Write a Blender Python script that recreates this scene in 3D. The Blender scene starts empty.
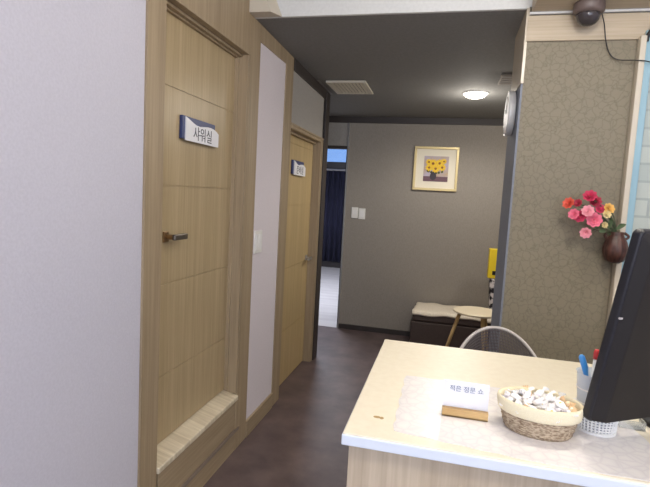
import bpy, bmesh, math, random
from mathutils import Vector, Matrix
C = bpy.context.scene.collection
PI = math.pi
random.seed(7)

# ------------------------------------------------------------------ materials
def s2l(c):
    return tuple(((v/255)/12.92 if v/255 <= .04045 else ((v/255+.055)/1.055)**2.4) for v in c)
def mat(name, rgb, rough=.6, metal=0, spec=.5, alpha=1, trans=0, emit=None, es=1):
    m = bpy.data.materials.new(name); m.use_nodes = True
    b = m.node_tree.nodes['Principled BSDF']
    col = (*s2l(rgb), 1)
    b.inputs['Base Color'].default_value = col
    b.inputs['Roughness'].default_value = rough
    b.inputs['Metallic'].default_value = metal
    b.inputs['Specular IOR Level'].default_value = spec
    b.inputs['Transmission Weight'].default_value = trans
    b.inputs['Alpha'].default_value = alpha
    if emit:
        b.inputs['Emission Color'].default_value = (*s2l(emit), 1)
        b.inputs['Emission Strength'].default_value = es
    return m
def nd(m, t, **kw):
    n = m.node_tree.nodes.new(t)
    for k, v in kw.items():
        if k in n.inputs: n.inputs[k].default_value = v
        else: setattr(n, k, v)
    return n
def coords(m, scale, rot=(0,0,0)):
    g = nd(m, 'ShaderNodeTexCoord'); mp = nd(m, 'ShaderNodeMapping')
    mp.inputs['Scale'].default_value = scale; mp.inputs['Rotation'].default_value = rot
    m.node_tree.links.new(g.outputs['Object'], mp.inputs['Vector']); return mp.outputs['Vector']
def ramp(m, fac, stops):
    r = nd(m, 'ShaderNodeValToRGB'); cr = r.color_ramp
    while len(cr.elements) < len(stops): cr.elements.new(.5)
    for e, (p, c) in zip(cr.elements, stops): e.position = p; e.color = (*s2l(c), 1)
    m.node_tree.links.new(fac, r.inputs[0]); return r.outputs[0]
def bump(m, h, strength=.2, dist=.002):
    b = nd(m, 'ShaderNodeBump'); b.inputs['Strength'].default_value = strength; b.inputs['Distance'].default_value = dist
    m.node_tree.links.new(h, b.inputs['Height'])
    m.node_tree.links.new(b.outputs[0], m.node_tree.nodes['Principled BSDF'].inputs['Normal'])
def base(m, out): m.node_tree.links.new(out, m.node_tree.nodes['Principled BSDF'].inputs['Base Color'])
def noise_mat(name, a, b, scale, rough=.6, lo=.35, hi=.65, bs=.15, bd=.001, detail=4, spec=.5):
    m = mat(name, a, rough, spec=spec)
    n = nd(m, 'ShaderNodeTexNoise', Scale=1.0, Detail=detail)
    m.node_tree.links.new(coords(m, scale), n.inputs['Vector'])
    base(m, ramp(m, n.outputs['Fac'], [(lo, a), (hi, b)]))
    if bs: bump(m, n.outputs['Fac'], bs, bd)
    return m
def wood(name, dark, light, sc=(90, 90, 2.2), rough=.45):
    m = mat(name, light, rough, spec=.4)
    n = nd(m, 'ShaderNodeTexNoise', Scale=1.0, Detail=5.0, Roughness=.65)
    m.node_tree.links.new(coords(m, sc), n.inputs['Vector'])
    n2 = nd(m, 'ShaderNodeTexNoise', Scale=1.0, Detail=2.0)
    m.node_tree.links.new(coords(m, tuple(v*.17 for v in sc)), n2.inputs['Vector'])
    mx = nd(m, 'ShaderNodeMath', operation='ADD'); m.node_tree.links.new(n.outputs['Fac'], mx.inputs[0])
    h = nd(m, 'ShaderNodeMath', operation='MULTIPLY'); h.inputs[1].default_value = .6
    m.node_tree.links.new(n2.outputs['Fac'], h.inputs[0]); m.node_tree.links.new(h.outputs[0], mx.inputs[1])
    base(m, ramp(m, mx.outputs[0], [(.6, dark), (1.0, light)]))
    bump(m, n.outputs['Fac'], .1, .0006)
    return m

M = {}
M['oak'] = wood('oak_film', (144, 126, 100), (168, 149, 121))
M['oak_h'] = wood('oak_film_horizontal', (144, 126, 100), (168, 149, 121), (90, 2.2, 90))
M['oakdoor'] = wood('oak_door', (163, 144, 110), (185, 165, 130), (110, 110, 2.0), .32)
M['oakdoor2'] = wood('honey_oak_door', (166, 143, 101), (188, 165, 121), (110, 110, 2.0), .4)
M['sill'] = wood('pale_striped_stone', (190, 176, 150), (226, 214, 190), (3, 45, 3), .3)
M['ash'] = wood('ash_counter_wood', (176, 157, 132), (205, 188, 163), (45, 45, 1.6), .5)
M['beam_wood'] = wood('pale_oak_beam', (176, 160, 136), (196, 181, 158), (2.2, 90, 90), .5)
M['blond'] = wood('blond_wood', (176, 140, 88), (206, 172, 118), (8, 60, 60), .45)
M['legwood'] = wood('leg_wood', (170, 140, 92), (196, 166, 116), (60, 60, 4), .45)
M['wallwhite'] = noise_mat('white_embossed_wallpaper', (196, 194, 204), (202, 200, 210), (120, 120, 120), .8, bs=.5, bd=.0015)
M['panelwhite'] = noise_mat('pale_lilac_wallpaper', (214, 206, 210), (220, 212, 216), (120, 120, 120), .8, bs=.4, bd=.001)
M['graywall'] = noise_mat('grey_linen_wallpaper', (142, 135, 126), (151, 144, 135), (160, 160, 60), .75, bs=.3, bd=.0008)
M['graywall2'] = noise_mat('grey_wallpaper_light', (150, 146, 141), (160, 156, 151), (160, 160, 60), .75, bs=.3, bd=.0008)
M['ceil_dark'] = noise_mat('dark_grey_ceiling', (128, 127, 124), (134, 133, 130), (60, 60, 60), .8, bs=.05, spec=.2)
M['ceil_white'] = noise_mat('white_ceiling_paper', (212, 212, 209), (218, 218, 215), (60, 60, 60), .8, bs=.15)
M['dark_trim'] = mat('dark_walnut_trim', (52, 45, 42), .45)
M['steel_edge'] = mat('thin_grey_moulding', (150, 146, 142), .4)
M['bluegray'] = noise_mat('blue_grey_paint', (120, 126, 138), (128, 134, 146), (50, 50, 50), .6, bs=.1)
M['beigegloss'] = mat('beige_glossy_board', (196, 184, 164), .25)
M['white'] = mat('white_plastic', (236, 235, 232), .35)
M['switch'] = mat('switch_plastic', (232, 230, 224), .35)
M['black'] = mat('black_plastic', (30, 28, 30), .4)
M['monblack'] = mat('monitor_back_plastic', (34, 30, 29), .6, spec=.3)
M['monrim'] = mat('monitor_rim_plastic', (32, 31, 36), .38, spec=.4)
M['screen'] = mat('monitor_screen', (12, 12, 14), .12)
M['brass'] = mat('antique_brass', (150, 122, 88), .35, .85)
M['gunmetal'] = mat('gunmetal', (105, 98, 90), .35, .7)
M['strip'] = mat('brown_grey_strip', (128, 114, 104), .4, 0)
M['chrome'] = mat('brushed_steel', (190, 188, 184), .3, .9)
M['navy'] = mat('navy_acrylic', (48, 60, 108), .35)
M['signwhite'] = mat('sign_white', (232, 232, 236), .4)
M['ink'] = mat('dark_ink', (58, 58, 70), .6)
M['inkpale'] = mat('pale_grey_blue_ink', (110, 122, 145), .6)
M['gold'] = mat('pale_gold_frame', (206, 186, 134), .35, .25)
M['matboard'] = mat('cream_mount_board', (238, 230, 210), .7)
M['petal_y'] = noise_mat('painted_yellow', (232, 186, 40), (250, 214, 70), (90, 90, 90), .7, bs=0)
M['paint_c'] = mat('painted_brown', (150, 92, 40), .7)
M['paint_vase'] = mat('painted_dark_vase', (58, 52, 60), .6)
M['paint_leaf'] = mat('painted_leaf', (84, 92, 50), .7)
M['paint_bg'] = noise_mat('painted_backdrop', (190, 165, 130), (190, 180, 200), (9, 9, 9), .8, bs=0)
M['paint_tab'] = mat('painted_table', (112, 86, 96), .8)
M['counter'] = noise_mat('cream_stone_counter', (232, 222, 200), (236, 227, 206), (40, 40, 40), .4, bs=0, spec=.3)
M['counter_edge'] = mat('white_counter_edge', (226, 232, 240), .35)
M['navycurtain'] = noise_mat('navy_curtain', (26, 26, 44), (38, 38, 62), (30, 30, 3), .9, bs=.1)
M['pale_floor'] = noise_mat('pale_floor_board', (206, 200, 200), (222, 217, 216), (1.2, 9, 1), .3, bs=0)
M['benchbrown'] = noise_mat('dark_brown_leatherette', (62, 50, 46), (70, 57, 52), (90, 90, 90), .55)
M['cream'] = noise_mat('cream_blanket', (226, 214, 194), (236, 226, 208), (70, 70, 70), .95, bs=.5, bd=.004)
M['tabletop'] = mat('cream_table_top', (232, 218, 190), .35)
M['rimgray'] = mat('light_grey_rim', (196, 190, 188), .4)
M['strand'] = mat('grey_perforated_shell', (88, 82, 86), .5)
M['yellow'] = mat('yellow_card', (236, 206, 40), .5)
M['bagpat'] = noise_mat('black_white_pattern', (34, 30, 34), (214, 206, 204), (18, 18, 18), .8, .5, .56, bs=0)
M['wicker'] = noise_mat('grey_brown_wicker', (136, 114, 90), (196, 178, 152), (110, 110, 330), .85, .38, .6, bs=1, bd=.004, detail=2)
M['bandcloth'] = noise_mat('cream_cotton_band', (232, 220, 186), (240, 230, 200), (500, 500, 500), .95, bs=.4)
M['vase'] = noise_mat('dark_brown_glaze', (48, 30, 26), (86, 52, 44), (70, 70, 3), .4, bs=.4, bd=.002)
M['domebase'] = mat('brown_camera_base', (98, 84, 80), .45)
M['domeglass'] = mat('smoky_dome', (70, 64, 66), .08, trans=.25)
M['clear'] = mat('clear_acrylic', (240, 246, 250), .05, trans=.85, alpha=.55)
M['pane'] = mat('window_glass', (200, 220, 255), .05, alpha=.12)
M['frost'] = mat('frosted_plastic_cup', (226, 234, 244), .3, alpha=.72)
M['bluepen'] = mat('blue_plastic', (70, 150, 222), .3)
M['red'] = mat('red_cap', (214, 62, 62), .35)
M['pvc'] = mat('beige_frame', (206, 196, 178), .45)
M['bluestrip'] = mat('pale_blue_strip', (146, 182, 196), .35)
M['ventwhite'] = mat('vent_enamel', (205, 198, 180), .5)
M['ventdark'] = mat('vent_shadow_gap', (96, 90, 82), .8)
M['lampglow'] = mat('lamp_diffuser', (255, 250, 240), .4, emit=(255, 246, 232), es=9)
M['coolfill'] = mat('cool_fill_panel', (255, 255, 255), .4, emit=(214, 226, 255), es=7)  # glow of the added side room panel
M['sticker'] = mat('faded_brown_print', (176, 146, 92), .6)
M['wrapw'] = mat('white_candy_wrapper', (250, 248, 246), .6)
M['wrapg'] = mat('grey_lilac_wrapper', (232, 228, 236), .6)
M['wrapy'] = mat('yellow_wrapper', (236, 206, 96), .3)
M['wrapc'] = mat('peach_wrapper', (240, 208, 164), .3)
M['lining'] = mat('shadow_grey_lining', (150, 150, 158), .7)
M['dot'] = mat('blue_grey_print', (96, 100, 130), .4)
M['clockface'] = mat('white_clock_face', (228, 228, 226), .4)
M['clockrim'] = mat('silver_clock_rim', (206, 206, 206), .2, .3)
M['green'] = mat('leaf_green', (92, 112, 78), .6)
M['stem'] = mat('dark_green_stem', (70, 84, 56), .6)
FC = {'orange': (222, 92, 72), 'crimson': (196, 50, 86), 'pink': (236, 120, 146), 'rose': (214, 66, 104),
      'lightpink': (238, 158, 172), 'yellow': (232, 182, 96), 'cream': (226, 206, 150), 'deep': (168, 40, 66)}
for k, v in FC.items(): M['fl_'+k] = mat('petal_'+k, v, .65)

# dark mottled vinyl floor
m = M['floor'] = mat('dark_brown_vinyl', (84, 72, 72), .42)
n = nd(m, 'ShaderNodeTexNoise', Scale=1.0, Detail=6.0, Roughness=.6); m.node_tree.links.new(coords(m, (5, 5, 5)), n.inputs['Vector'])
base(m, ramp(m, n.outputs['Fac'], [(.35, (84, 71, 71)), (.68, (110, 94, 92))]))
bump(m, n.outputs['Fac'], .08, .001)
# crackle wallpaper
m = M['crackle'] = mat('taupe_crackle_wallpaper', (160, 147, 122), .7)
v = nd(m, 'ShaderNodeTexVoronoi', feature='DISTANCE_TO_EDGE', Scale=1.0)
nz = nd(m, 'ShaderNodeTexNoise', Scale=1.0, Detail=3.0)
cv = coords(m, (28, 28, 28)); m.node_tree.links.new(cv, nz.inputs['Vector'])
vm = nd(m, 'ShaderNodeVectorMath', operation='SCALE'); vm.inputs['Scale'].default_value = 1.3
m.node_tree.links.new(nz.outputs['Color'], vm.inputs[0])
va = nd(m, 'ShaderNodeVectorMath', operation='ADD'); m.node_tree.links.new(cv, va.inputs[0]); m.node_tree.links.new(vm.outputs[0], va.inputs[1])
m.node_tree.links.new(va.outputs[0], v.inputs['Vector'])
base(m, ramp(m, v.outputs['Distance'], [(.0, (116, 108, 90)), (.03, (128, 120, 101)), (.12, (135, 126, 107))]))
bump(m, v.outputs['Distance'], .25, .002)
# pale brick
m = M['brick'] = mat('white_brick_tile', (206, 210, 204), .6)
b = nd(m, 'ShaderNodeTexBrick'); b.inputs['Color1'].default_value = (*s2l((190, 196, 188)), 1); b.inputs['Color2'].default_value = (*s2l((178, 186, 180)), 1)
b.inputs['Mortar'].default_value = (*s2l((164, 172, 168)), 1); b.inputs['Scale'].default_value = 1; b.inputs['Mortar Size'].default_value = .006
b.inputs['Brick Width'].default_value = .19; b.inputs['Row Height'].default_value = .085
m.node_tree.links.new(coords(m, (1, 1, 1), (PI/2, 0, 0)), b.inputs['Vector']); base(m, b.outputs['Color'])
# lace film runner
m = M['lace'] = mat('pearly_lace_film', (226, 222, 222), .35)
v = nd(m, 'ShaderNodeTexVoronoi', feature='DISTANCE_TO_EDGE', Scale=1.0); m.node_tree.links.new(coords(m, (34, 34, 34)), v.inputs['Vector'])
base(m, ramp(m, v.outputs['Distance'], [(.0, (222, 216, 216)), (.1, (230, 225, 223)), (.4, (236, 231, 227))]))

# ------------------------------------------------------------------ mesh helpers
def nb(): return bmesh.new()
def box(bm, x0, x1, y0, y1, z0, z1):
    vs = [bm.verts.new((x, y, z)) for x in (x0, x1) for y in (y0, y1) for z in (z0, z1)]
    for f in ((0, 1, 3, 2), (4, 6, 7, 5), (0, 4, 5, 1), (2, 3, 7, 6), (0, 2, 6, 4), (1, 5, 7, 3)):
        bm.faces.new([vs[i] for i in f])
    return bm
def hexa(bm, bot, top):
    vs = [bm.verts.new(p) for p in bot+top]
    for f in ((3, 2, 1, 0), (4, 5, 6, 7), (0, 1, 5, 4), (1, 2, 6, 5), (2, 3, 7, 6), (3, 0, 4, 7)):
        bm.faces.new([vs[i] for i in f])
    return bm
def lathe(bm, prof, c=(0, 0, 0), n=32, sx=1, sy=1, axis='Z', cap=True):
    rings = []
    for r, z in prof:
        ring = []
        for i in range(n):
            a = 2*PI*i/n
            p = (r*sx*math.cos(a), r*sy*math.sin(a), z)
            if axis == 'X': p = (z, p[0], p[1])
            if axis == 'Y': p = (p[0], z, p[1])
            ring.append(bm.verts.new((c[0]+p[0], c[1]+p[1], c[2]+p[2])))
        rings.append(ring)
    for a, b in zip(rings, rings[1:]):
        for i in range(n): bm.faces.new((a[i], a[(i+1) % n], b[(i+1) % n], b[i]))
    if cap:
        bm.faces.new(rings[0][::-1]); bm.faces.new(rings[-1])
    return bm
def tube(bm, pts, r, n=10, cap=True):
    pts = [Vector(p) for p in pts]; rings = []
    up = Vector((0, 0, 1))
    for i, p in enumerate(pts):
        d = (pts[min(i+1, len(pts)-1)] - pts[max(i-1, 0)]).normalized()
        u = d.cross(up) if abs(d.dot(up)) < .98 else d.cross(Vector((0, 1, 0)))
        u.normalize(); w = d.cross(u)
        rr = r[i] if isinstance(r, (list, tuple)) else r
        rings.append([bm.verts.new(p + u*rr*math.cos(2*PI*k/n) + w*rr*math.sin(2*PI*k/n)) for k in range(n)])
    for a, b in zip(rings, rings[1:]):
        for i in range(n): bm.faces.new((a[i], a[(i+1) % n], b[(i+1) % n], b[i]))
    if cap: bm.faces.new(rings[0][::-1]); bm.faces.new(rings[-1])
    return bm
def prism(bm, poly, f0, f1):
    a = [bm.verts.new(f0(*p)) for p in poly]; b = [bm.verts.new(f1(*p)) for p in poly]
    n = len(poly)
    bm.faces.new(a[::-1]); bm.faces.new(b)
    for i in range(n): bm.faces.new((a[i], a[(i+1) % n], b[(i+1) % n], b[i]))
    return bm
def ellip(bm, c, rx, ry, rz, n=12, m=8):
    prof = [(math.sin(PI*i/m), -math.cos(PI*i/m)) for i in range(m+1)]
    prof[0] = (.02, -1); prof[-1] = (.02, 1)
    rings = []
    for r, z in prof:
        rings.append([bm.verts.new((c[0]+rx*r*math.cos(2*PI*i/n), c[1]+ry*r*math.sin(2*PI*i/n), c[2]+rz*z)) for i in range(n)])
    for a, b in zip(rings, rings[1:]):
        for i in range(n): bm.faces.new((a[i], a[(i+1) % n], b[(i+1) % n], b[i]))
    bm.faces.new(rings[0][::-1]); bm.faces.new(rings[-1])
    return bm
def smooth_path(pts, k=6):
    P = [Vector(p) for p in pts]; out = []
    for i in range(len(P)-1):
        p0 = P[max(i-1, 0)]; p1 = P[i]; p2 = P[i+1]; p3 = P[min(i+2, len(P)-1)]
        for j in range(k):
            t = j/k
            out.append(.5*((2*p1)+(-p0+p2)*t+(2*p0-5*p1+4*p2-p3)*t*t+(-p0+3*p1-3*p2+p3)*t**3))
    out.append(P[-1]); return out
def obj(name, bm, m, parent=None, loc=(0, 0, 0), bev=0, smooth=False, rotz=0, seg=2):
    bmesh.ops.recalc_face_normals(bm, faces=bm.faces[:])
    me = bpy.data.meshes.new(name); bm.to_mesh(me); bm.free()
    me.materials.append(M[m] if isinstance(m, str) else m)
    o = bpy.data.objects.new(name, me); C.objects.link(o); o.location = loc; o.rotation_euler = (0, 0, rotz)
    if parent: o.parent = parent
    if smooth:
        for p in me.polygons: p.use_smooth = True
    if bev:
        b = o.modifiers.new('Bevel', 'BEVEL'); b.width = bev; b.segments = seg; b.limit_method = 'ANGLE'
    return o
def thing(name, label, cat, loc=(0, 0, 0), rotz=0, group=None):
    o = bpy.data.objects.new(name, None); C.objects.link(o); o.empty_display_size = .05
    o.location = loc; o.rotation_euler = (0, 0, rotz); o['label'] = label; o['category'] = cat
    if group: o['group'] = group
    return o
def tag(o, label, cat, group=None):
    o['label'] = label; o['category'] = cat
    if group: o['group'] = group
    return o
def struct(name, bm, m, parent=None, **kw):
    o = obj(name, bm, m, parent, **kw)
    if not parent: o['kind'] = 'structure'
    return o
def sthing(name, loc=(0, 0, 0)):
    o = bpy.data.objects.new(name, None); C.objects.link(o); o.location = loc; o['kind'] = 'structure'; return o
def text(name, body, size, m, parent, mtx, extrude=.0004):
    cu = bpy.data.curves.new(name, 'FONT'); cu.body = body; cu.size = size; cu.extrude = extrude
    cu.align_x = 'CENTER'; cu.align_y = 'CENTER'
    t = bpy.data.objects.new(name, cu); C.objects.link(t)
    bpy.context.view_layer.update()
    me = bpy.data.meshes.new_from_object(t.evaluated_get(bpy.context.evaluated_depsgraph_get()))
    bpy.data.objects.remove(t); me.materials.clear(); me.materials.append(M[m])
    o = bpy.data.objects.new(name, me); C.objects.link(o); me.transform(mtx); o.parent = parent
    return o

# ------------------------------------------------------------------ setting
WX = -1.125
struct('floor', box(nb(), -3.2, 2.7, -2.7, 5.64, -.05, 0), 'floor')
struct('floor_side_room', box(nb(), -4.2, .4, 5.64, 10.6, -.05, 0), 'pale_floor')
# hall ceiling falls gently towards the far wall
struct('ceiling', hexa(nb(), [(-3.2, 2.72, 2.522), (2.7, 2.72, 2.522), (2.7, 5.66, 2.455), (-3.2, 5.66, 2.455)],
                       [(-3.2, 2.72, 2.655), (2.7, 2.72, 2.655), (2.7, 5.66, 2.6), (-3.2, 5.66, 2.6)]), 'ceil_dark')
struct('ceiling_front', box(nb(), -1.3, 2.7, -2.7, 2.735, 2.66, 2.74), 'ceil_white')
struct('ceiling_side_room', box(nb(), -4.2, .4, 5.74, 10.6, 2.62, 2.7), 'ceil_white')
# boxed beam between the two ceilings
struct('trim_1', box(nb(), -1.125, .335, 2.70, 2.735, 2.522, 2.66), 'ceil_white')
struct('trim_2', box(nb(), .335, 2.6, 2.5, 2.735, 2.5, 2.66), 'beam_wood')
b = nb(); box(b, .325, 2.6, 2.68, 2.7, 2.488, 2.5); box(b, .335, 2.6, 2.49, 2.5, 2.535, 2.66)
struct('trim_3', b, 'ceil_white', bev=.003)
b = nb(); hexa(b, [(-1.125, 2.617, 2.522), (-1.0, 2.617, 2.522), (-.96, 2.70, 2.522), (-1.125, 2.70, 2.522)],
               [(-1.125, 2.617, 2.66), (-1.06, 2.617, 2.66), (-1.02, 2.70, 2.66), (-1.125, 2.70, 2.66)])
struct('trim_4', b, 'pvc', bev=.003)
# left wall: near white part
struct('wall_left', box(nb(), -1.3, -1.135, -2.7, 1.686, 0, 2.66), 'wallwhite')
# oak cladding around door_1 and the white panel, one continuous surface
b = nb()
box(b, -1.3, WX, 1.686, 1.81, 0, 2.66)          # stile left of the door
box(b, -1.3, WX, 1.81, 2.647, 2.302, 2.66)      # over the door
box(b, -1.3, WX, 2.647, 2.81, 0, 2.66)
box(b, -1.3, WX, 2.81, 3.29, 2.425, 2.53)
box(b, -1.3, WX, 3.29, 3.449, 0, 2.53)
box(b, -1.3, -1.15, 2.81, 3.29, 0, 2.425)
struct('trim_5', b, 'oak', bev=.002)
struct('wall_left_panel', box(nb(), -1.15, -1.132, 2.81, 3.29, .11, 2.425), 'panelwhite')
struct('baseboard_left', box(nb(), -1.15, -1.119, 2.81, 3.29, 0, .11), 'oak_h', bev=.003)
# riser below the raised door
b = nb()
box(b, -1.3, -1.129, 1.83, 2.647, .135, .318); box(b, -1.3, -1.127, 1.81, 2.70, 0, .112)
struct('trim_6', b, 'oak_h', bev=.002)
struct('trim_7', box(nb(), -1.3, -1.122, 1.83, 2.69, .114, .132), 'strip')
struct('trim_8', box(nb(), -1.3, -1.140, 1.81, 1.832, 0, .33), 'dark_trim')
# grey part of the left wall over door_2
b = nb()
box(b, -1.3, -1.13, 3.449, 4.41, 2.046, 2.5); box(b, -1.3, -1.13, 4.372, 4.52, 0, 2.5)
struct('wall_left_hall', b, 'graywall2')
b = nb()
hexa(b, [(-1.14, 3.449, 2.424), (-1.118, 3.449, 2.424), (-1.118, 4.54, 2.405), (-1.14, 4.54, 2.405)],
     [(-1.14, 3.449, 2.506), (-1.118, 3.449, 2.506), (-1.118, 4.54, 2.482), (-1.14, 4.54, 2.482)])
box(b, -1.14, -1.112, 4.40, 4.53, 0, 2.47)
struct('trim_9', b, 'dark_trim', bev=.002)
struct('trim_10', hexa(nb(), [(-1.125, 3.449, 2.506), (-1.095, 3.449, 2.506), (-1.095, 4.54, 2.480), (-1.125, 4.54, 2.480)],
      [(-1.125, 3.449, 2.52), (-1.095, 3.449, 2.52), (-1.095, 4.54, 2.49), (-1.125, 4.54, 2.49)]), 'steel_edge')
struct('wall_behind_changing_room', box(nb(), -3.2, -1.14, 4.40, 4.52, 0, 2.52), 'graywall2')
struct('wall_hall_end', box(nb(), -3.3, -3.2, 4.4, 5.7, 0, 2.52), 'graywall2')
struct('wall_left_outer', box(nb(), -1.4, -1.3, -2.7, 4.4, 0, 2.74), 'graywall2')
# far wall with doorway on the left
b = nb(); box(b, -1.143, 2.7, 5.64, 5.74, 0, 2.5)
struct('wall_far', b, 'graywall')
b = nb(); box(b, -3.2, -1.143, 5.64, 5.74, 2.125, 2.5); box(b, -3.2, -2.2, 5.64, 5.74, 0, 2.125)
struct('wall_far_left', b, 'graywall2')
struct('trim_11', box(nb(), -3.2, 2.7, 5.615, 5.64, 2.388, 2.462), 'dark_trim', bev=.002)
struct('trim_12', box(nb(), -1.150, -1.136, 5.625, 5.745, 0, 2.388), 'chrome')
b = nb(); box(b, -2.2, -1.150, 5.63, 5.75, 2.098, 2.128); box(b, -1.160, -1.150, 5.64, 5.75, 0, 2.098)
struct('trim_13', b, 'dark_trim')
struct('baseboard_far', box(nb(), -1.136, 2.7, 5.622, 5.64, 0, .055), 'dark_trim')
struct('wall_right_hall', box(nb(), 1.7, 1.8, 2.73, 5.64, 0, 2.53), 'graywall')
# pillar with crackle paper
struct('wall_pillar', box(nb(), .325, .817, 2.70, 3.12, 0, 2.53), 'crackle')
struct('trim_14', box(nb(), .320, .860, 2.688, 2.70, 2.362, 2.483), 'beam_wood', bev=.002)
struct('wall_pillar_side', box(nb(), .315, .325, 2.702, 3.12, 0, 2.16), 'bluegray')
struct('trim_15', box(nb(), .312, .325, 2.690, 3.12, 2.16, 2.52), 'beigegloss')
# right of the pillar
struct('trim_16', box(nb(), .819, .845, 2.655, 2.76, 0, 2.37), 'pvc', bev=.004)
struct('trim_17', box(nb(), .845, .880, 2.675, 2.76, 0, 2.40), 'bluestrip', bev=.004)  # pale blue upright strip beside the beige frame
struct('wall_brick', box(nb(), .817, 2.7, 2.715, 2.80, 0, 2.66), 'brick')
b = nb(); tube(b, smooth_path([(.846, 2.665, 2.345), (.852, 2.665, 2.378), (.875, 2.665, 2.405), (.92, 2.665, 2.415), (1.3, 2.665, 2.42), (2.5, 2.665, 2.42)]), .009)
struct('trim_18', b, 'black', smooth=True)
struct('wall_right', box(nb(), 2.6, 2.7, -2.7, 2.7, 0, 2.74), 'wallwhite')
# wall behind the camera with a wide shopfront window
b = nb(); box(b, -1.3, 2.7, -2.8, -2.7, 0, .5); box(b, -1.3, 2.7, -2.8, -2.7, 2.4, 2.74); box(b, -1.3, -.9, -2.8, -2.7, .5, 2.4); box(b, 2.3, 2.7, -2.8, -2.7, .5, 2.4)
struct('wall_back', b, 'wallwhite')
# side room
b = nb(); box(b, -4.3, -4.2, 5.74, 10.6, 0, 2.7); struct('wall_side_room_left', b, 'wallwhite')
b = nb(); box(b, .4, .5, 5.74, 10.6, 0, 2.7); struct('wall_side_room_right', b, 'wallwhite')
b = nb(); box(b, -4.2, .4, 10.5, 10.6, 0, 2.13); box(b, -4.2, .4, 10.5, 10.6, 2.64, 2.7); box(b, -4.2, -3.4, 10.5, 10.6, 2.13, 2.64); box(b, -.8, .4, 10.5, 10.6, 2.13, 2.64)
struct('wall_side_room_far', b, 'wallwhite')
w = sthing('window_1', (-2.1, 10.5, 2.13))
b = nb(); box(b, -1.3, 1.3, -.02, .03, 0, .15); box(b, -1.3, 1.3, -.02, .03, .48, .51); box(b, -1.3, -1.26, -.02, .03, 0, .51); box(b, 1.26, 1.3, -.02, .03, 0, .51)
obj('window_frame', b, 'dark_trim', w)
obj('pane', box(nb(), -1.26, 1.26, .0, .006, .15, .48), 'pane', w)
cur = thing('curtain', 'dark navy pleated curtain hanging at the far end of the side room', 'curtain', (-2.2, 10.36, .14))
b = nb(); N = 160; lo = []; hi = []
for i in range(N+1):
    x = -1.3+2.6*i/N; y = .035*math.sin(i*.9)+.01*math.sin(i*2.3)
    lo.append(b.verts.new((x, y, 0))); hi.append(b.verts.new((x, y*.6, 1.95)))
for i in range(N): b.faces.new((lo[i], lo[i+1], hi[i+1], hi[i]))
o = obj('fabric', b, 'navycurtain', cur, smooth=True); sm = o.modifiers.new('Solidify', 'SOLIDIFY'); sm.thickness = .004
obj('curtain_rail', box(nb(), -1.35, 1.35, -.02, .14, 1.945, 1.965), 'steel_edge', cur)
struct('baseboard_side_room', box(nb(), -4.2, .4, 10.44, 10.5, 0, .14), 'dark_trim')

# ------------------------------------------------------------------ doors
def wavy_sign(name, label, y0, y1, z0, z1, body, size, xoff):
    t = thing(name, label, 'sign', (xoff, (y0+y1)/2, z0))
    w = (y1-y0)/2; h = z1-z0; d = .016
    obj('backing', box(nb(), 0, d, -w, w-.03, .006, h), 'navy', t, bev=.002)
    poly = [(-w+.022, 0), (w, 0)]
    ks = ((1, .60), (.93, .70), (.84, .77), (.74, .80), (.62, .79), (.5, .745), (.4, .71), (.3, .72), (.2, .79), (.1, .88), (0, .965))
    for u, k in ks: poly.append((-w+.022+(2*w-.022)*u, h*k))
    obj('face_plate', prism(nb(), poly, lambda a, c: (d, a, c), lambda a, c: (d+.006, a, c)), 'signwhite', t)
    mx = Matrix(((0, 0, 1, d+.0065), (1, 0, 0, .008), (0, 1, 0, h*.33), (0, 0, 0, 1)))
    text('lettering', body, size, 'ink', t, mx)
    return t

d1 = sthing('door_1', (-1.20, 2.228, .378))
b = nb()
cuts = [.378, .695, 1.117, 1.557, 1.984, 2.288]
box(b, -.04, -.004, -.42, .419, 0, 1.91)
for a, c in zip(cuts, cuts[1:]): box(b, -.004, 0, -.418, .419, a-.378+(.0 if a == .378 else .003), c-.378-.003)
obj('door_leaf', b, 'oakdoor', d1)
b = nb()
for z0, z1, x1 in ((1.912, 1.924, .04), (1.905, 1.93, .018)): box(b, -.04, x1, -.418, .419, z0, z1)
box(b, -.04, .074, .407, .42, -.02, 1.924); box(b, -.04, .02, .396, .42, -.002, 1.924)
box(b, .074, .079, .419, .425, -.02, 1.93); box(b, .074, .079, -.42, .425, 1.924, 1.93)
obj('door_frame', b, 'oak', d1, bev=.0015)
obj('sill', hexa(nb(), [(-.04, -.418, -.06), (.086, -.418, -.06), (.086, .419, -.06), (-.04, .419, -.06)],
                 [(-.04, -.418, 0), (.086, -.418, -.034), (.086, .419, -.034), (-.04, .419, 0)]), 'sill', d1, bev=.004)
def handle(par, y, z, s, m='brass'):
    h = obj('handle', tube(lathe(nb(), [(.011, .0), (.011, .05)], (0, y, z), 12, axis='X'), [(.0, y, z), (.046, y, z)], .009), m, par)
    b = nb(); box(b, .042, .058, y-.012 if s > 0 else y+s*.10, y+s*.10 if s > 0 else y+.012, z-.013, z+.013)
    obj('lever', b, 'gunmetal' if m == 'brass' else m, h, bev=.004)
    obj('rose', box(nb(), 0, .009, y-.02, y+.02, z-.024, z+.024), m, h, bev=.003)
handle(d1, 1.955-2.228, 1.331-.378, 1)
wavy_sign('door_sign', 'white and navy wavy sign lettered 샤워실 on the raised near door', 2.052, 2.405, 1.768, 1.878, '샤워실', .070, -1.1995).scale = (1, 1, 1)

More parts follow.
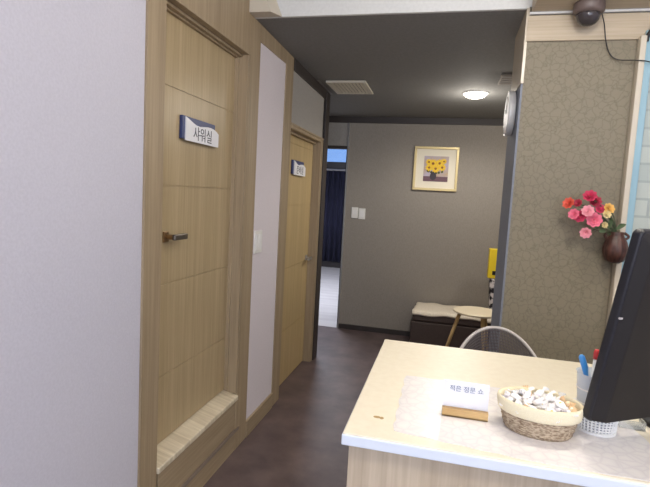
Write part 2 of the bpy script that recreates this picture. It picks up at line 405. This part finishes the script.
d2 = sthing('door_2', (-1.20, 3.94, 0))
b = nb(); box(b, -.04, -.004, -.48, .43, 0.004, 2.03)
for a, c in zip([.004, .45, .96, 1.46, 1.94], [.45, .96, 1.46, 1.94, 2.03]): box(b, -.004, 0, -.48, .40, a+.002, c-.002)
obj('door_leaf', b, 'oakdoor2', d2)
b = nb(); box(b, -.04, .072, .402, .432, 0, 2.045); box(b, -.04, .074, -.49, .402, 2.02, 2.045); box(b, -.04, .03, -.49, .402, 2.0, 2.02)
box(b, .072, .079, -.49, .47, 2.045, 2.06); box(b, .072, .079, .425, .445, 0, 2.045)
obj('door_frame', b, 'oak', d2, bev=.0015)
handle(d2, .335, .985, -1, 'chrome')
wavy_sign('door_sign', 'small white and navy wavy sign on the farther honey oak door', 3.72, 4.05, 1.70, 1.815, '준비실', .070, -1.1995)

# ------------------------------------------------------------------ wall fittings
t = thing('light_switch', 'tall white switch plate on the pale panel between the two doors', 'switch', (-1.132, 2.895, 1.24))
obj('plate', box(nb(), 0, .009, -.062, .062, -.07, .07), 'switch', t, bev=.003)
for k in range(2): obj('rocker', box(nb(), .009, .013, -.05+.051*k, -.003+.051*k, -.05, .05), 'white', t, bev=.002)
for k, (x, lab) in enumerate(((-1.022, 'left one of the two white switch plates on the grey far wall'), (-.938, 'right one of the two white switch plates on the grey far wall'))):
    t = thing('light_switch', lab, 'switch', (x, 5.64, 1.372-.008*k), group='switches on the far wall')
    obj('plate', box(nb(), -.038, .038, -.010, 0, -.062, .062), 'switch', t, bev=.003)
    if k == 0:
        obj('rocker', box(nb(), -.024, -.002, -.014, -.010, -.02, .03), 'white', t, bev=.001); obj('rocker', box(nb(), .002, .024, -.014, -.010, -.02, .03), 'white', t, bev=.001)
    else: obj('rocker', box(nb(), -.024, .024, -.014, -.010, -.04, .04), 'white', t, bev=.001)
# framed flower print
t = thing('framed_picture', 'pale gold framed print of yellow flowers on the grey wall', 'picture', (-.149, 5.64, 1.668))
W, H = .239, .478
b = nb(); box(b, -W, W, -.032, 0, 0, .026); box(b, -W, W, -.032, 0, H-.026, H); box(b, -W, -W+.026, -.032, 0, .026, H-.026); box(b, W-.026, W, -.032, 0, .026, H-.026)
obj('frame', b, 'gold', t, bev=.003)
obj('mount', box(nb(), -W+.026, W-.026, -.016, -.004, .026, H-.026), 'matboard', t)
a = obj('print', box(nb(), -.128, .136, -.019, -.016, .10, .375), 'paint_bg', t)
obj('painted_table', box(nb(), -.128, .136, -.0200, -.019, .10, .155), 'paint_tab', a)
b = nb(); lathe(b, [(.035, -.0208), (.035, -.019)], (-.022, 0, .158), 20, sy=1.25, axis='Y')
obj('painted_vase', b, 'paint_vase', a)
b = nb()
for k in range(14):
    an = random.uniform(PI*1.02, PI*1.98); lathe(b, [(.014, -.0206), (.014, -.019)], (-.0+.085*math.cos(an), 0, .225+.03*math.sin(an)), 8, axis='Y')
obj('painted_leaves', b, 'paint_leaf', a)
b = nb(); cs = []
for (fx, fz, fr) in ((-.03, .295, .055), (.04, .30, .05), (.07, .255, .045), (-.07, .25, .045), (.0, .24, .05), (-.075, .31, .04), (.085, .32, .034)):
    for k in range(11):
        an = 2*PI*k/11; c = Vector((fx, fz)); d = Vector((math.cos(an), math.sin(an))); p = Vector((-d.y, d.x))
        q = [c+d*fr*.2-p*fr*.1, c+d*fr*.65-p*fr*.2, c+d*fr, c+d*fr*.65+p*fr*.2, c+d*fr*.2+p*fr*.1]
        yy = -.0212-.0003*k
        prism(b, [(v.x, v.y) for v in q], lambda u, w, yy=yy: (u, yy, w), lambda u, w, yy=yy: (u, yy+.0008, w))
    cs.append((fx, fz, fr))
obj('painted_petals', b, 'petal_y', a); [obj('painted_flower_centre', lathe(nb(), [(q[2]*.27, -.0262), (q[2]*.27, -.019)], (q[0], 0, q[1]), 12, axis='Y'), 'paint_c', a) for q in cs]
# clock seen edge-on on the pillar's side
t = thing('wall_clock', 'white round clock seen edge-on on the side of the pillar', 'clock', (.315, 2.90, 2.045))
obj('case', lathe(nb(), [(.10, 0), (.118, -.004), (.122, -.03), (.116, -.04), (.106, -.036)], n=48, axis='X'), 'clockrim', t, smooth=False, bev=.002)
f = obj('face', lathe(nb(), [(.108, -.034), (.108, -.038)], n=48, axis='X'), 'clockface', t)
b = nb(); box(b, -.041, -.039, -.004, .004, 0, .09); hexa(b, [(-.041, 0, -.003), (-.039, 0, -.003), (-.039, .06, .027), (-.041, .06, .027)], [(-.041, 0, .003), (-.039, 0, .003), (-.039, .058, .033), (-.041, .058, .033)])
obj('hands', b, 'black', t)
# ceiling fittings
def cz(y): return 2.524-(y-2.6)*(.069/3.06)
t = thing('ceiling_vent', 'pale louvred vent set in the dark hall ceiling', 'vent', (-.875, 4.27, cz(4.27)))
b = nb(); box(b, -.155, .155, -.215, .215, -.004, .0)
obj('backing', b, 'ventdark', t)
b = nb(); box(b, -.165, .165, -.225, -.195, -.014, .004); box(b, -.165, .165, .195, .225, -.014, .004); box(b, -.165, -.135, -.195, .195, -.014, .004); box(b, .135, .165, -.195, .195, -.014, .004)
obj('frame', b, 'ventwhite', t, bev=.002)
for k in range(9):
    x = -.12+.03*k
    b = nb(); hexa(b, [(x-.011, -.195, -.013), (x-.008, -.195, -.014), (x-.008, .195, -.014), (x-.011, .195, -.013)], [(x+.004, -.195, -.004), (x+.008, -.195, -.005), (x+.008, .195, -.005), (x+.004, .195, -.004)])
    obj('slat', b, 'ventwhite', t)
t = thing('ceiling_vent', 'small grey grille in the hall ceiling beside the pillar', 'vent', (.375, 4.02, cz(4.02)))
obj('frame', box(nb(), -.06, .08, -.15, .15, -.012, .004), 'graywall', t, bev=.003)
for k in range(5): obj('slat', box(nb(), -.05, .07, -.12+.055*k, -.10+.055*k, -.015, -.012), 'steel_edge', t)
def downlight(label, x, y, z, r, glow, grp=None):
    t = thing('ceiling_light', label, 'ceiling light', (x, y, z), group=grp)
    obj('trim_ring', lathe(nb(), [(r+.012, .004), (r+.012, -.006), (r, -.012), (r-.004, -.006)], n=40), 'white', t)
    obj('diffuser', lathe(nb(), [(r-.003, .0), (r-.004, -.012), (r*.85, -.028), (r*.5, -.040), (r*.1, -.044)], n=40), glow, t)
downlight('round glowing downlight in the dark hall ceiling', .166, 4.47, cz(4.47), .095, 'lampglow')
# front room lamps, overhead, out of view; last one added to light the beam
for i, (x, y) in enumerate(((.45, 1.62), (1.5, 1.7), (.1, .2), (1.4, .0), (-.25, 1.6))):
    downlight('round unseen downlight in the white front ceiling', x, y, 2.66, .09, 'lampglow', 'front room downlights')
b = nb(); box(b, -.6, .6, -.15, .15, -.03, 0)
t = thing('ceiling_light', 'unseen long cool white fill panel added in the side room ceiling', 'ceiling light', (-2.2, 7.2, 2.62)); obj('diffuser', b, 'coolfill', t)  # unseen panel added in place of side-window daylight

# dome camera on the beam underside
t = thing('security_camera', 'brown dome security camera under the beam above the pillar', 'camera', (.571, 2.60, 2.5))
obj('base', lathe(nb(), [(.066, 0), (.068, -.012), (.067, -.038), (.055, -.05)], n=40), 'domebase', t, smooth=True)
obj('dome', lathe(nb(), [(.053, -.046), (.052, -.06), (.046, -.078), (.034, -.092), (.018, -.10), (.003, -.102)], n=32), 'domeglass', t, smooth=True)
obj('lens', lathe(nb(), [(.016, -.071), (.016, -.04)], (0, -.005, 0), n=20), 'chrome', t)
b = nb(); tube(b, smooth_path([(.628, 2.61, 2.462), (.652, 2.64, 2.42), (.674, 2.665, 2.345), (.70, 2.682, 2.295), (.735, 2.682, 2.268), (.80, 2.66, 2.258), (.845, 2.645, 2.25), (.90, 2.665, 2.242), (1.0, 2.69, 2.235)]), .0026, 8)
tag(obj('camera_cable', b, 'black', smooth=True), 'thin black cable drooping from the dome camera across the crackle wallpaper', 'cable')

# ------------------------------------------------------------------ bench corner
t = thing('bench', 'dark brown upholstered bench against the grey far wall', 'bench', (.5, 5.38, 0))
obj('seat_box', box(nb(), -.775, 1.15, -.23, .24, 0.0, .30), 'benchbrown', t, bev=.012)
obj('seat_cushion', box(nb(), -.76, 1.155, -.235, .245, .30, .392), 'benchbrown', t, bev=.02)
b = nb(); nx, ny = 60, 16; g = []
for i in range(nx+1):
    row = []
    for j in range(ny+1):
        x = -.265+.025*j/ny+1.86*i/nx; y = 5.145+.46*j/ny
        z = .414+.004*math.sin(x*17+y*5)+.003*math.sin(x*31-y*23)
        if j == 0: z = .386+.008*math.sin(x*9)+.006*math.sin(x*23); y -= .012
        if i == 0: x -= .004*math.sin(j)
        row.append(b.verts.new((x, y, z)))
    g.append(row)
for i in range(nx):
    for j in range(ny): b.faces.new((g[i][j], g[i+1][j], g[i+1][j+1], g[i][j+1]))
o = obj('blanket', b, 'cream', smooth=True); sm = o.modifiers.new('Solidify', 'SOLIDIFY'); sm.thickness = .022
tag(o, 'cream blanket spread over the dark bench by the far wall', 'blanket')
t = thing('side_table', 'small round cream table on splayed wooden legs before the bench', 'table', (.325, 4.45, 0))
obj('tabletop', lathe(nb(), [(.19, .60), (.2, .605), (.2, .616), (.193, .62)], n=48), 'tabletop', t)
for an in (197, 285, 60):
    c, s = math.cos(math.radians(an)), math.sin(math.radians(an))
    obj('leg', tube(nb(), [(c*.15, s*.15, .601), (c*.33, s*.30, 0)], [.017, .011], 12), 'legwood', t, smooth=True)
t = thing('shopping_bag', 'black and white patterned bag on the bench below the yellow box', 'bag', (.60, 5.25, .428))
b = nb(); hexa(b, [(-.10, -.07, 0), (.10, -.07, 0), (.10, .07, 0), (-.10, .07, 0)], [(-.125, -.05, .379), (.12, -.05, .379), (.12, .05, .379), (-.125, .05, .379)])
obj('bag_body', b, 'bagpat', t, bev=.015)
t = thing('cardboard_box', 'yellow upright box with a black square, half hidden by the pillar', 'box', (.60, 5.26, .81))
obj('carton', box(nb(), -.145, .12, -.055, .055, 0, .295), 'yellow', t, bev=.004)
obj('black_square', box(nb(), -.105, -.06, -.057, -.054, .035, .075), 'black', t)

# ------------------------------------------------------------------ tub chair behind the counter
t = thing('tub_chair', 'grey perforated tub chair with light rim behind the counter', 'chair', (.301, 2.30, 0), rotz=math.radians(6))
def topz(u): return .951-.29*(1-math.cos(u))
b = nb(); NU, NV = 112, 34; g = []
for i in range(NU+1):
    u = math.radians(-105+210*i/NU); row = []
    for j in range(NV+1):
        v = j/NV; z = .44+(topz(u)-.44)*v; r = .18+.035*v
        row.append(b.verts.new((r*math.sin(u)*1.03, r*math.cos(u), z)))
    g.append(row)
for i in range(NU):
    for j in range(NV): b.faces.new((g[i][j], g[i+1][j], g[i+1][j+1], g[i][j+1]))
o = obj('backrest', b, 'strand', t); wf = o.modifiers.new('Wireframe', 'WIREFRAME'); wf.thickness = .0042; wf.use_replace = True
pts = []
for i in range(61):
    u = math.radians(-105+210*i/60); pts.append((.217*math.sin(u)*1.03, .217*math.cos(u), topz(u)))
obj('rim', tube(nb(), pts, .008, 10), 'rimgray', t, smooth=True)
obj('seat', lathe(nb(), [(.15, .425), (.2, .43), (.21, .445), (.2, .455), (.1, .45)], n=40), 'strand', t, smooth=True)
for sx in (-1, 1):
    for sy in (-1, 1):
        obj('leg', tube(nb(), [(sx*.13, sy*.13, .43), (sx*.20, sy*.19, 0)], .011, 10), 'rimgray', t, smooth=True)

# ------------------------------------------------------------------ reception counter
t = thing('reception_counter', 'pale wood reception counter with cream stone top', 'counter', (.7, 1.5, 0))
b = nb(); box(b, -.885, .9, -.375, .395, 0, .972)
obj('cabinet_body', b, 'ash', t, bev=.002)
obj('countertop', box(nb(), -.897, .92, -.402, .417, .994, 1.0), 'counter', t, bev=.003, seg=3)
obj('edge_band', box(nb(), -.899, .922, -.404, .419, .970, .9965), 'counter_edge', t, bev=.003)
b = nb(); N = 60; out = []
def edge(p, q, k, amp):
    for i in range(k):
        u = i/k; x = p[0]+(q[0]-p[0])*u; y = p[1]+(q[1]-p[1])*u
        w = amp*abs(math.sin(u*k*.55))
        dx, dy = (q[1]-p[1]), -(q[0]-p[0]); L = math.hypot(dx, dy)
        out.append((x+dx/L*w, y+dy/L*w))
edge((-.082, 1.148), (.25, 1.108), 24, .003); edge((.25, 1.108), (.53, 1.108), 20, .002); edge((.53, 1.108), (.50, 1.40), 20, .004); edge((.50, 1.40), (.45, 1.53), 8, .003); edge((.45, 1.53), (-.082, 1.535), 40, .004); edge((-.082, 1.535), (-.082, 1.165), 26, .006)
o = obj('table_runner', prism(b, out, lambda x, y: (x, y, 1.0), lambda x, y: (x, y, 1.0012)), 'lace')
tag(o, 'pearly white lace film runner lying on the cream countertop', 'runner')
b = nb(); lathe(b, [(.012, 1.0), (.012, 1.0006)], (-.131, 1.208, 0), 10, sx=.8, sy=.5); lathe(b, [(.011, 1.0), (.011, 1.0006)], (-.119, 1.206, 0), 10, sx=.5, sy=.6)
tag(obj('sticker', b, 'sticker'), 'small faded brown sticker near the counter corner', 'sticker')
# card in a wooden stand
t = thing('card_stand', 'white handwritten card standing in a wooden block left of the basket', 'card stand', (.085, 1.292, 1.0012))
b = nb(); box(b, -.057, .057, -.018, -.002, 0, .022); box(b, -.057, .057, .002, .018, 0, .022); box(b, -.057, .057, -.018, .018, 0, .006)
obj('wooden_base', b, 'blond', t, bev=.002)
cd = obj('card', box(nb(), -.058, .056, -.0012, .0012, .007, .091), 'signwhite', t)
text('handwriting', '적은 정문 쇼', .0165, 'inkpale', cd, Matrix(((1, 0, 0, 0), (0, 0, -1, -.0018), (0, 1, 0, .070), (0, 0, 0, 1))), .0002)
# basket of candies
bx, by = .258, 1.275
t = thing('wicker_basket', 'oval wicker basket with cream cloth band full of candies', 'basket', (bx, by, 1.0012), rotz=math.radians(-8))
def basket_r(z): return .075+.020*(z/.075)**.8
b = nb(); prof = [(basket_r(z), z) for z in [0, .006, .012, .018, .024, .03, .036, .042, .048, .052]]
prof = [(r+(.0016 if i % 2 else -.0006), z) for i, (r, z) in enumerate(prof)]
prof += [(.088, .052), (.084, .04), (.070, .006)]
lathe(b, [(.02, 0)]+prof+[(.02, .006)], n=96, sy=.76)
for v in b.verts:
    if v.co.z < .05 and math.hypot(v.co.x, v.co.y) > .05:
        a = math.atan2(v.co.y, v.co.x); k = 1+.012*math.sin(a*48+(int(v.co.z/.006) % 2)*PI); v.co.x *= k; v.co.y *= k
obj('wicker_body', b, 'wicker', t, smooth=True)
b = nb(); lathe(b, [(.091, .046), (.0955, .049), (.098, .06), (.0995, .072), (.098, .079), (.0935, .080), (.090, .075), (.087, .055)], n=64, sy=.76, cap=False)
rs = [v for v in b.verts]
obj('cloth_band', b, 'bandcloth', t, smooth=True)
def candy(m1, m2, label, grp):
    c = thing('candy', label, 'candy', group=grp)
    o = obj('wrapper', ellip(nb(), (0, 0, 0), .0150, .0105, .0075, 9, 6), m1, c)
    for s in (-1, 1):
        b = nb(); n = 8; ce = b.verts.new((s*.011, 0, 0)); ring = []
        for i in range(n+1):
            a = -.6+1.2*i/n; ring.append(b.verts.new((s*(.012+.016*math.cos(a)), .018*math.sin(a), .0025*(1 if i % 2 else -1))))
        for i in range(n): b.faces.new((ce, ring[i], ring[i+1]))
        obj('twist', b, m1, c)
    obj('print_mark', ellip(nb(), (0, 0, .004), .004, .005, .0042, 10, 6), m2, c)
    return c
kinds = [candy('wrapw', 'wrapg', 'white wrapped candy with pale lilac mark in the wicker basket', 'white wrapped candies in the basket'),
         candy('wrapw', 'wrapy', 'white wrapped candy with a yellow mark in the wicker basket', 'yellow marked candies in the basket'),
         candy('wrapg', 'dot', 'grey lilac wrapped candy with a dark mark in the basket', 'grey wrapped candies in the basket'),
         candy('wrapc', 'wrapw', 'peach wrapped candy in the wicker basket', 'peach wrapped candies in the basket')]
def dup(root):
    r = root.copy(); C.objects.link(r)
    for ch in list(root.children):
        c = ch.copy(); C.objects.link(c); c.parent = r
    return r
used = set(); spots = []
for ring, cnt, zz in ((.0, 1, .068), (.028, 5, .067), (.052, 9, .066), (.074, 12, .069)):
    for k in range(cnt):
        a = 2*PI*k/cnt+ring*40; spots.append((ring*math.cos(a), ring*math.sin(a)*.72, zz))
spots += [(.02, .02, .080), (-.03, .01, .079), (-.005, -.025, .080), (.045, -.01, .078), (-.055, -.012, .077), (.0, .042, .078), (-.04, .03, .078)]
for i, (x, y, z) in enumerate(spots):
    kk = random.choices([0, 1, 2, 3], [10, 3, 4, 2])[0]
    if x > .06 and i > 15: kk = 3 if random.random() < .6 else kk
    src = kinds[kk]
    if kk not in used: c = src; used.add(kk)
    else: c = dup(src)
    ca, sa = math.cos(math.radians(-8)), math.sin(math.radians(-8))
    c.location = (bx+x*ca-y*sa, by+x*sa+y*ca, 1.0012+z)
    c.rotation_euler = (random.uniform(-.6, .6), random.uniform(-.6, .6), random.uniform(0, 2*PI))
for kk in range(4):
    if kk not in used: kinds[kk].location = (bx, by, 1.085)
# perforated white holder with cup and pens
cx, cy = .405, 1.335
t = thing('pen_basket', 'white perforated plastic basket right of the wicker basket', 'basket', (cx, cy, 1.0012))
b = nb(); NU, NV = 34, 6; g = []
for i in range(NU):
    a = 2*PI*i/NU; g.append([b.verts.new(((.044+.004*j/NV)*math.cos(a), (.044+.004*j/NV)*math.sin(a), .005+.042*j/NV)) for j in range(NV+1)])
for i in range(NU):
    for j in range(NV): b.faces.new((g[i][j], g[(i+1) % NU][j], g[(i+1) % NU][j+1], g[i][j+1]))
o = obj('perforated_wall', b, 'white', t); wf = o.modifiers.new('Wireframe', 'WIREFRAME'); wf.thickness = .0042; wf.use_replace = True
lin = nb(); lathe(lin, [(.041, .004), (.044, .045)], n=40, cap=False); obj('inner_lining', lin, 'lining', t, smooth=True)
obj('base', lathe(nb(), [(.047, 0), (.047, .006), (.043, .007)], n=48), 'white', t)
obj('rim', lathe(nb(), [(.046, .045), (.051, .046), (.051, .051), (.046, .052), (.044, .048)], n=48, cap=False), 'white', t)
t = thing('plastic_cup', 'tall frosted plastic cup standing in the white perforated basket', 'cup', (cx-.012, cy, 1.0085))
b = nb(); lathe(b, [(.030, 0), (.042, .135), (.044, .137), (.040, .135), (.029, .004)], n=40, cap=False); lathe(b, [(.030, 0), (.030, .003)], n=40)
obj('cup_wall', b, 'frost', t, smooth=True)
for z, r in ((.095, .0395), (.06, .0365)): obj('ridge', lathe(nb(), [(r, z), (r+.0015, z+.002), (r, z+.004)], n=40, cap=False), 'white', t)
t = thing('toothbrush', 'blue plastic brush handle leaning out of the frosted cup', 'brush', (cx-.022, cy-.004, 1.016))
b = nb(); tube(b, [(.008, -.005, .0), (-.003, 0, .08), (-.016, .002, .14), (-.026, .002, .166), (-.028, .002, .171)], [.004, .005, .0078, .0075, .004], 12)
obj('handle', b, 'bluepen', t, smooth=True)
t = thing('marker_pen', 'white marker with a red cap in the frosted cup', 'pen', (cx-.016, cy+.010, 1.016))
obj('barrel', tube(nb(), [(0, 0, 0), (.004, 0, .162)], .006, 12), 'white', t, smooth=True)
obj('cap', tube(nb(), [(.004, 0, .162), (.0045, 0, .178), (.0045, 0, .186)], [.0072, .0072, .005], 12), 'red', t, smooth=True)
b = nb(); box(b, -.03, .03, -.02, .02, 0, .0025); box(b, -.03, .03, -.02, -.0175, .0025, .022); box(b, .0275, .03, -.0175, .02, .0025, .022); box(b, -.03, -.0275, -.0175, .02, .0025, .022)
tag(obj('acrylic_tray', b, 'clear', loc=(.500, 1.385, 1.0)), 'small clear acrylic tray right of the white perforated basket', 'tray')

# ------------------------------------------------------------------ monitor seen from behind
yaw = math.atan2(.547, .837)
t = thing('computer_monitor', 'large black monitor seen from behind on the counter', 'monitor', (.575, 1.36, 1.0), rotz=yaw)
# local x runs along the bottom edge, local -y is the back of the monitor facing the room
til = math.radians(10)
bl = Matrix.Rotation(-yaw, 3, 'Z') @ Vector((.362-.575, 1.215-1.36, 0)); X0, Y0 = bl.x, bl.y
def tl(p):
    x, y, z = p
    return (X0+x, Y0+y*math.cos(til)-z*math.sin(til), .056+z*math.cos(til)+y*math.sin(til))
def bent(bm):
    for v in bm.verts: v.co = tl(v.co)
    return bm
Wm, Hm = .74, .462
def rrect(x0, x1, z0, z1, r, k=6):
    out = []
    for cx_, cz_, a0 in ((x1-r, z1-r, 0), (x0+r, z1-r, 90), (x0+r, z0+r, 180), (x1-r, z0+r, 270)):
        for i in range(k+1):
            a = math.radians(a0+90*i/k); out.append((cx_+r*math.cos(a), cz_+r*math.sin(a)))
    return out
obj('casing', bent(prism(nb(), rrect(0, Wm, 0, Hm, .014), lambda x, z: (x, 0.012, z), lambda x, z: (x, .036, z))), 'monrim', t, bev=.006, seg=3)
b = nb(); prism(b, rrect(.004, Wm-.004, .003, Hm-.004, .012), lambda x, z: (x, .013, z), lambda x, z: (.03+(x-.004)*(Wm-.06)/(Wm-.008), -.006, .006+(z-.003)*(Hm-.03)/(Hm-.007)))
obj('back_shell', bent(b), 'monblack', t, bev=.003)
obj('seam', bent(box(nb(), .002, .030, .008, .0115, .262, .266)), 'rimgray', t)
obj('screen', bent(box(nb(), .012, Wm-.012, .0355, .0375, .012, Hm-.012)), 'screen', t)
b = nb(); hexa(b, [(.06, .01, .012), (.13, .01, .012), (.13, .03, .012), (.06, .03, .012)], [(.06, -.01, .22), (.13, -.01, .22), (.13, .01, .22), (.06, .01, .22)])
obj('stand_neck', b, 'black', t, bev=.004)
obj('stand_foot', lathe(nb(), [(.10, .0), (.103, .004), (.10, .012), (.04, .016)], (.095, .02, 0), n=48), 'black', t, smooth=False)

# ------------------------------------------------------------------ wall vase with artificial flowers
vx, vy, vz = .800, 2.630, 1.302
t = thing('wall_vase', 'dark brown ribbed vase hanging on the pillar edge', 'vase', (vx, vy, vz))
b = nb(); lathe(b, [(.022, 0), (.04, .012), (.053, .045), (.055, .07), (.046, .105), (.032, .128), (.028, .138), (.034, .15), (.028, .148), (.022, .13), (.03, .1)], n=40)
for v in b.verts:
    a = math.atan2(v.co.y, v.co.x); k = 1+.03*math.cos(a*14); v.co.x *= k; v.co.y *= k
obj('vase_body', b, 'vase', t, smooth=True)
for s in (1, -1):
    pts = [(s*(.032+.02*math.sin(PI*i/8)), 0, .112+.034*i/8) for i in range(9)]
    obj('vase_ear', tube(nb(), pts, .006, 8), 'vase', t, smooth=True)
flowers = [(.569, 1.575, 'orange', .024, 'orange red blossom at the far left of the wall vase bouquet'),
 (.606, 1.578, 'deep', .017, 'small dark red blossom at the upper left of the bouquet'),
 (.652, 1.613, 'crimson', .026, 'large crimson blossom topmost in the wall vase bouquet'),
 (.683, 1.590, 'deep', .024, 'deep red blossom right of the topmost crimson one'),
 (.594, 1.525, 'pink', .022, 'pink blossom low at the left side of the bouquet'),
 (.650, 1.543, 'lightpink', .024, 'light pink blossom in the middle of the wall bouquet'),
 (.624, 1.516, 'rose', .025, 'rose red blossom between the two pink ones'),
 (.683, 1.503, 'pink', .030, 'largest bright pink blossom just above the vase'),
 (.650, 1.440, 'lightpink', .022, 'drooping pale pink bud lowest left of the vase'),
 (.708, 1.556, 'rose', .020, 'rose red blossom beside the yellow one'),
 (.741, 1.560, 'yellow', .022, 'yellow orange blossom at the upper right of the bouquet'),
 (.731, 1.533, 'cream', .017, 'cream blossom just under the yellow one'),
 (.734, 1.482, 'cream', .013, 'small cream bud right above the vase mouth')]
for i, (x, z, col, r, lab) in enumerate(flowers):
    y = 2.60-.012*(i % 3)
    t = thing('artificial_flower', lab, 'flower', (x, y, z), group='artificial flowers in the wall vase')
    b = nb()
    for rr, n, tilt, sc in ((.25, 5, 1.15, .6), (.45, 6, .8, .8), (.6, 8, .35, 1.0)):
        for k in range(n):
            a = 2*PI*k/n+rr*5; d = Vector((math.cos(a), math.sin(a), 0)); p = Vector((-d.y, d.x, 0))
            up = Vector((0, 0, 1)); L = r*1.2*sc; w = r*.52
            g = []
            for s_ in range(5):
                u = s_/4; c = d*(L*u*math.cos(tilt)+r*.08)+up*(L*u*math.sin(tilt)*(1-.25*u))
                ww = w*math.sin(PI*(.15+.75*u)); g.append((c-p*ww, c-up*r*.06*math.sin(PI*u), c+p*ww))
            vs = [[b.verts.new(q) for q in row] for row in g]
            for s_ in range(4):
                for e in range(2): b.faces.new((vs[s_][e], vs[s_][e+1], vs[s_+1][e+1], vs[s_+1][e]))
    # turn the blossom to face the room, slightly upward and outward
    dirv = Vector((x-.70, -.16, (z-1.50)*.6+.03)).normalized()
    q = dirv.to_track_quat('Z', 'Y').to_matrix().to_4x4(); bmesh.ops.transform(b, matrix=q, verts=b.verts[:])
    obj('blossom', b, 'fl_'+col, t, smooth=True)
    base_p = Vector((vx-x, vy-y, vz+.132-z)); mid = base_p*.5+Vector((0, -.0, .03))
    obj('stem', tube(nb(), smooth_path([-dirv*.002, mid, base_p, base_p+Vector((0, 0, -.03))], 5), .0022, 6), 'stem', t, smooth=True)
for k, (x, z, tx, tz, lab) in enumerate(((.75, 1.45, .71, 1.448, 'grey green leaf left beside the vase mouth'), (.79, 1.46, .825, 1.492, 'pointed green leaf right of the vase mouth'), (.76, 1.46, .76, 1.515, 'upright green leaf above the vase mouth'), (.74, 1.47, .69, 1.468, 'dull green leaf under the bright pink blossom'))):
    t = thing('artificial_leaf', lab, 'leaf', (vx, vy, vz+.11), group='leaves in the wall vase')
    a0 = Vector((x-vx, -.01, z-vz-.11)); a1 = Vector((tx-vx, -.035, tz-vz-.11)); d = a1-a0; p = d.cross(Vector((0, 1, 0))).normalized()
    b = nb(); L = []; R_ = []; Mi = []
    for i in range(7):
        u = i/6; w = .011*math.sin(PI*u)**.8; c = a0+d*u+Vector((0, 0, .006*math.sin(PI*u)))
        L.append(b.verts.new(c+p*w)); Mi.append(b.verts.new(c+Vector((0, .003, 0)))); R_.append(b.verts.new(c-p*w))
    for i in range(6):
        b.faces.new((L[i], L[i+1], Mi[i+1], Mi[i])); b.faces.new((Mi[i], Mi[i+1], R_[i+1], R_[i]))
    obj('blade', b, 'green', t, smooth=True)
    obj('stem', tube(nb(), [(0, 0, 0), tuple(a0)], .002, 6), 'stem', t)

# ------------------------------------------------------------------ lights
def light(kind, name, loc, energy, col, rot=(0, 0, 0), size=.2, sizey=None, spot=None, blend=.6):
    l = bpy.data.lights.new(name, kind); l.energy = energy; l.color = col
    if kind == 'AREA':
        l.size = size
        if sizey: l.shape = 'RECTANGLE'; l.size_y = sizey
        else: l.shape = 'DISK'
    else: l.shadow_soft_size = size
    if kind == 'SPOT': l.spot_size = math.radians(spot); l.spot_blend = blend
    o = bpy.data.objects.new(name, l); C.objects.link(o); o.location = loc; o.rotation_euler = rot; return o
WARM = (1, .90, .74); NEUT = (1, .94, .86); COOL = (.90, .92, 1)
light('SPOT', 'counter_downlight', (.45, 1.62, 2.64), 70, WARM, size=.09, spot=100, blend=.7)
light('SPOT', 'right_downlight', (1.5, 1.7, 2.64), 60, WARM, size=.09, spot=110)
light('POINT', 'counter_beam_fill', (.45, 1.62, 2.50), 8, NEUT, size=.08)  # extra point below the counter downlight, added to brighten the beam
light('POINT', 'left_beam_fill', (-.2, 1.75, 2.52), 2.5, NEUT, size=.08)  # added unseen light, lifts the left part of the beam
light('POINT', 'near_fill', (.1, .2, 2.56), 10, NEUT, size=.06)  # unseen lamp, made a point light so it reaches the beam
light('POINT', 'near_right_fill', (1.4, 0, 2.56), 22, NEUT, size=.06)  # unseen too, widened to a point light for the beam
light('SPOT', 'hall_lamp', (.166, 4.47, cz(4.47)-.055), 44, NEUT, size=.08, spot=168, blend=.5)
light('POINT', 'hall_lamp_glow', (.166, 4.47, cz(4.47)-.20), 4, NEUT, size=.08)
light('AREA', 'shopfront_daylight', (.7, -2.68, 1.45), 56, COOL, rot=(math.radians(90), 0, 0), size=3.0, sizey=1.8)
downlight('unseen round fill downlight added in the hall ceiling behind the pillar', 1.1, 4.3, cz(4.3), .095, 'lampglow')  # unseen fixture added to go with the hall fill
light('POINT', 'hall_right_fill', (1.1, 4.3, cz(4.3)-.11), 15, NEUT, size=.06)  # added fill, brightens the dim lower hall
light('AREA', 'side_room_fill', (-2.2, 7.2, 2.58), 58, (.86, .91, 1), size=1.2, sizey=.4)  # added light of the unseen panel, stands in for daylight

w = bpy.data.worlds.new('sky'); bpy.context.scene.world = w; w.use_nodes = True
bg = w.node_tree.nodes['Background']; bg.inputs[0].default_value = (.25, .48, 1, 1); bg.inputs[1].default_value = .7

# ------------------------------------------------------------------ camera
cam = bpy.data.cameras.new('camera'); co = bpy.data.objects.new('camera', cam); C.objects.link(co)
cam.sensor_width = 36; cam.sensor_fit = 'HORIZONTAL'; cam.lens = 495/650*36; cam.clip_start = .02
vpv = Vector((-275, 5110, 495)).normalized(); v1 = Vector((122, -41.5, 495))
fw = (v1-vpv*v1.dot(vpv)).normalized(); rt = vpv.cross(fw)
R3 = Matrix((rt, fw, -vpv))                      # camera (x right, y down, z forward) to world
cols = [R3 @ Vector((1, 0, 0)), R3 @ Vector((0, -1, 0)), R3 @ Vector((0, 0, -1))]
mw = Matrix((cols[0], cols[1], cols[2])).transposed().to_4x4(); mw.translation = (0, 0, 1.55)
co.matrix_world = mw
bpy.context.scene.camera = co
vs = bpy.context.scene.view_settings
vs.view_transform = 'Standard'; vs.look = 'None'; vs.exposure = .55; vs.gamma = 1; vs.use_curve_mapping = False
